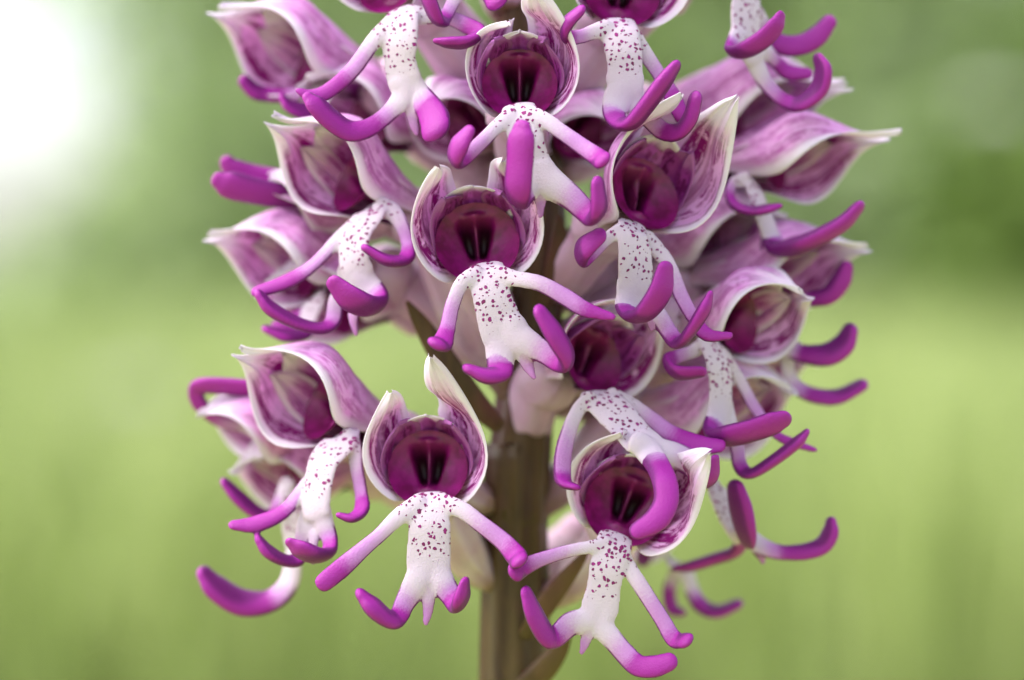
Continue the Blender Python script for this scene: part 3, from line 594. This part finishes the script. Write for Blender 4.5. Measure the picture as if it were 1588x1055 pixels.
flower('hazy lower left flower with a white lobe bent back on itself', (400, 668, -62, 2, 0, 4.8, 14, .95, 1.0), [
    ('body', [(448, 780, 18, 0), (452, 830, 18, 0), (456, 868, 17, 0)], 2),
    ('arm', [(446, 760, 13, 0), (425, 800, 12, .4), (400, 796, 14, 1), (370, 772, 15, 1.4), (350, 750, 11, 1.6)], .3),
    ('leg', [(456, 862, 17, 0), (448, 905, 18, 0), (420, 932, 19, .4), (375, 935, 21, 1), (335, 912, 20, 1.6), (318, 892, 14, 1.8)], .42),
    ('arm', [(420, 690, 12, -1), (385, 664, 12, -1), (345, 655, 12, -.6), (312, 630, 12, 0), (304, 604, 12, .8), (325, 598, 15, 1.6), (384, 602, 16, 2)], .42)], d=-14, attach=(850,))
flower('hazy right flower with a broad white sepal and raised purple lobes', (1200, 418, 66, 6, 28, 5.2, 17, 1.1, 1.1), [
    ('body', [(1205, 500, 18, 0), (1215, 530, 17, 0), (1222, 552, 16, 0)], 2),
    ('arm', [(1205, 480, 13, 0), (1246, 470, 12, 0), (1283, 459, 14, .6), (1304, 436, 15, 1), (1312, 414, 11, 1.2)], .35),
    ('leg', [(1212, 536, 15, 0), (1246, 549, 15, .6), (1283, 550, 17, 1.2), (1308, 535, 17, 1.6), (1318, 515, 13, 1.8)], .25),
    ('leg', [(1220, 552, 14, -1), (1226, 588, 13, -1), (1252, 610, 13, -.8), (1296, 616, 13, -.4), (1336, 598, 11, 0)], .45)], d=-14, attach=(540,))
flower('hazy upper right flower behind, with narrow white sepal tips', (1150, 165, 62, 2, 24, 6.2, 18, 1.15, 1.15), [], d=-17, attach=(300,))
flower('topmost flower on the stem, cut by the frame with only lobes showing', (735, -110, -14, 10, 0, 5.2, 12, .9, .9), [
    ('body', [(738, -35, 24, 1), (736, -20, 24, 1.5)], 2),
    ('leg', [(724, -26, 16, 1.5), (706, -4, 11, 1.6), (692, 24, 10, 2.4), (680, 32, 13, 4), (668, 8, 15, 5), (660, -18, 14, 5.4)], .42),
    ('leg', [(750, -26, 16, 1.5), (764, -14, 16, 2.6), (771, 0, 16, 4)], .3)], d=-4, attach=(60,))

for lab, hd, dd, at_ in (
    ('hazy pink hood filling the gap behind the tall streaked sepal', (1105, 372, 58, 4, 20, 5.8, 16, 1.05, 1.05), -16, 480),
    ('hazy pink hood behind the level-legged right flower', (1150, 575, 60, -4, 20, 5.6, 16, 1.0, 1.0), -18, 640),
    ('hazy pink hood between the two upper left flowers', (560, 178, -52, 12, -24, 5.6, 15, 1.0, 1.0), -15, 300),
    ('hazy pink hood between the two side-on left flowers', (520, 462, -54, 2, -24, 5.6, 15, 1.0, 1.0), -16, 560),
    ('hazy pale hood deep in the spike below the top flower', (715, 190, -40, -10, -20, 5.0, 13, .95, .95), -12, 300),
    ('hazy pale hood deep in the spike beside the raised purple leg', (905, 205, 30, -12, 16, 4.6, 13, .95, .95), -13, 320),
    ('hazy pink hood behind the lower left flowers', (455, 742, -58, -6, -20, 5.2, 14, .95, .95), -17, 820)):
    flower(lab, hd, [], d=dd, attach=(at_,), fat=1.3)

# ------------------------------------------------------------------ bracts on the stem
def bract(nodes):
    q = np.array([list(P(n[0], n[1], n[3]))+[n[2]/PXMM] for n in nodes]); s = catmull(q, 8)
    V, F = sweep(s[:, :3], s[:, 3], s[:, 3]*.28, np.array([0, -1., 0]), 14)
    o = mesh_obj('bract', V, F, M_STEM, root); attr(o.data, 'u', (V[:, 0]-V[:, 0].mean())*.02)
bract([(815, 985, 12, -13), (842, 945, 17, -11), (872, 905, 15, -9.5), (898, 872, 9, -8.5), (912, 852, 3, -8)])
bract([(800, 1075, 14, -13.5), (838, 1045, 20, -12), (866, 1012, 15, -11), (884, 985, 4, -10)])
bract([(772, 660, 14, -13), (735, 622, 20, -11), (690, 560, 20, -10), (655, 505, 14, -9.5), (632, 470, 4, -9)])
bract([(845, 470, 12, -13.5), (862, 420, 17, -12), (868, 370, 14, -11), (866, 335, 4, -10.5)])
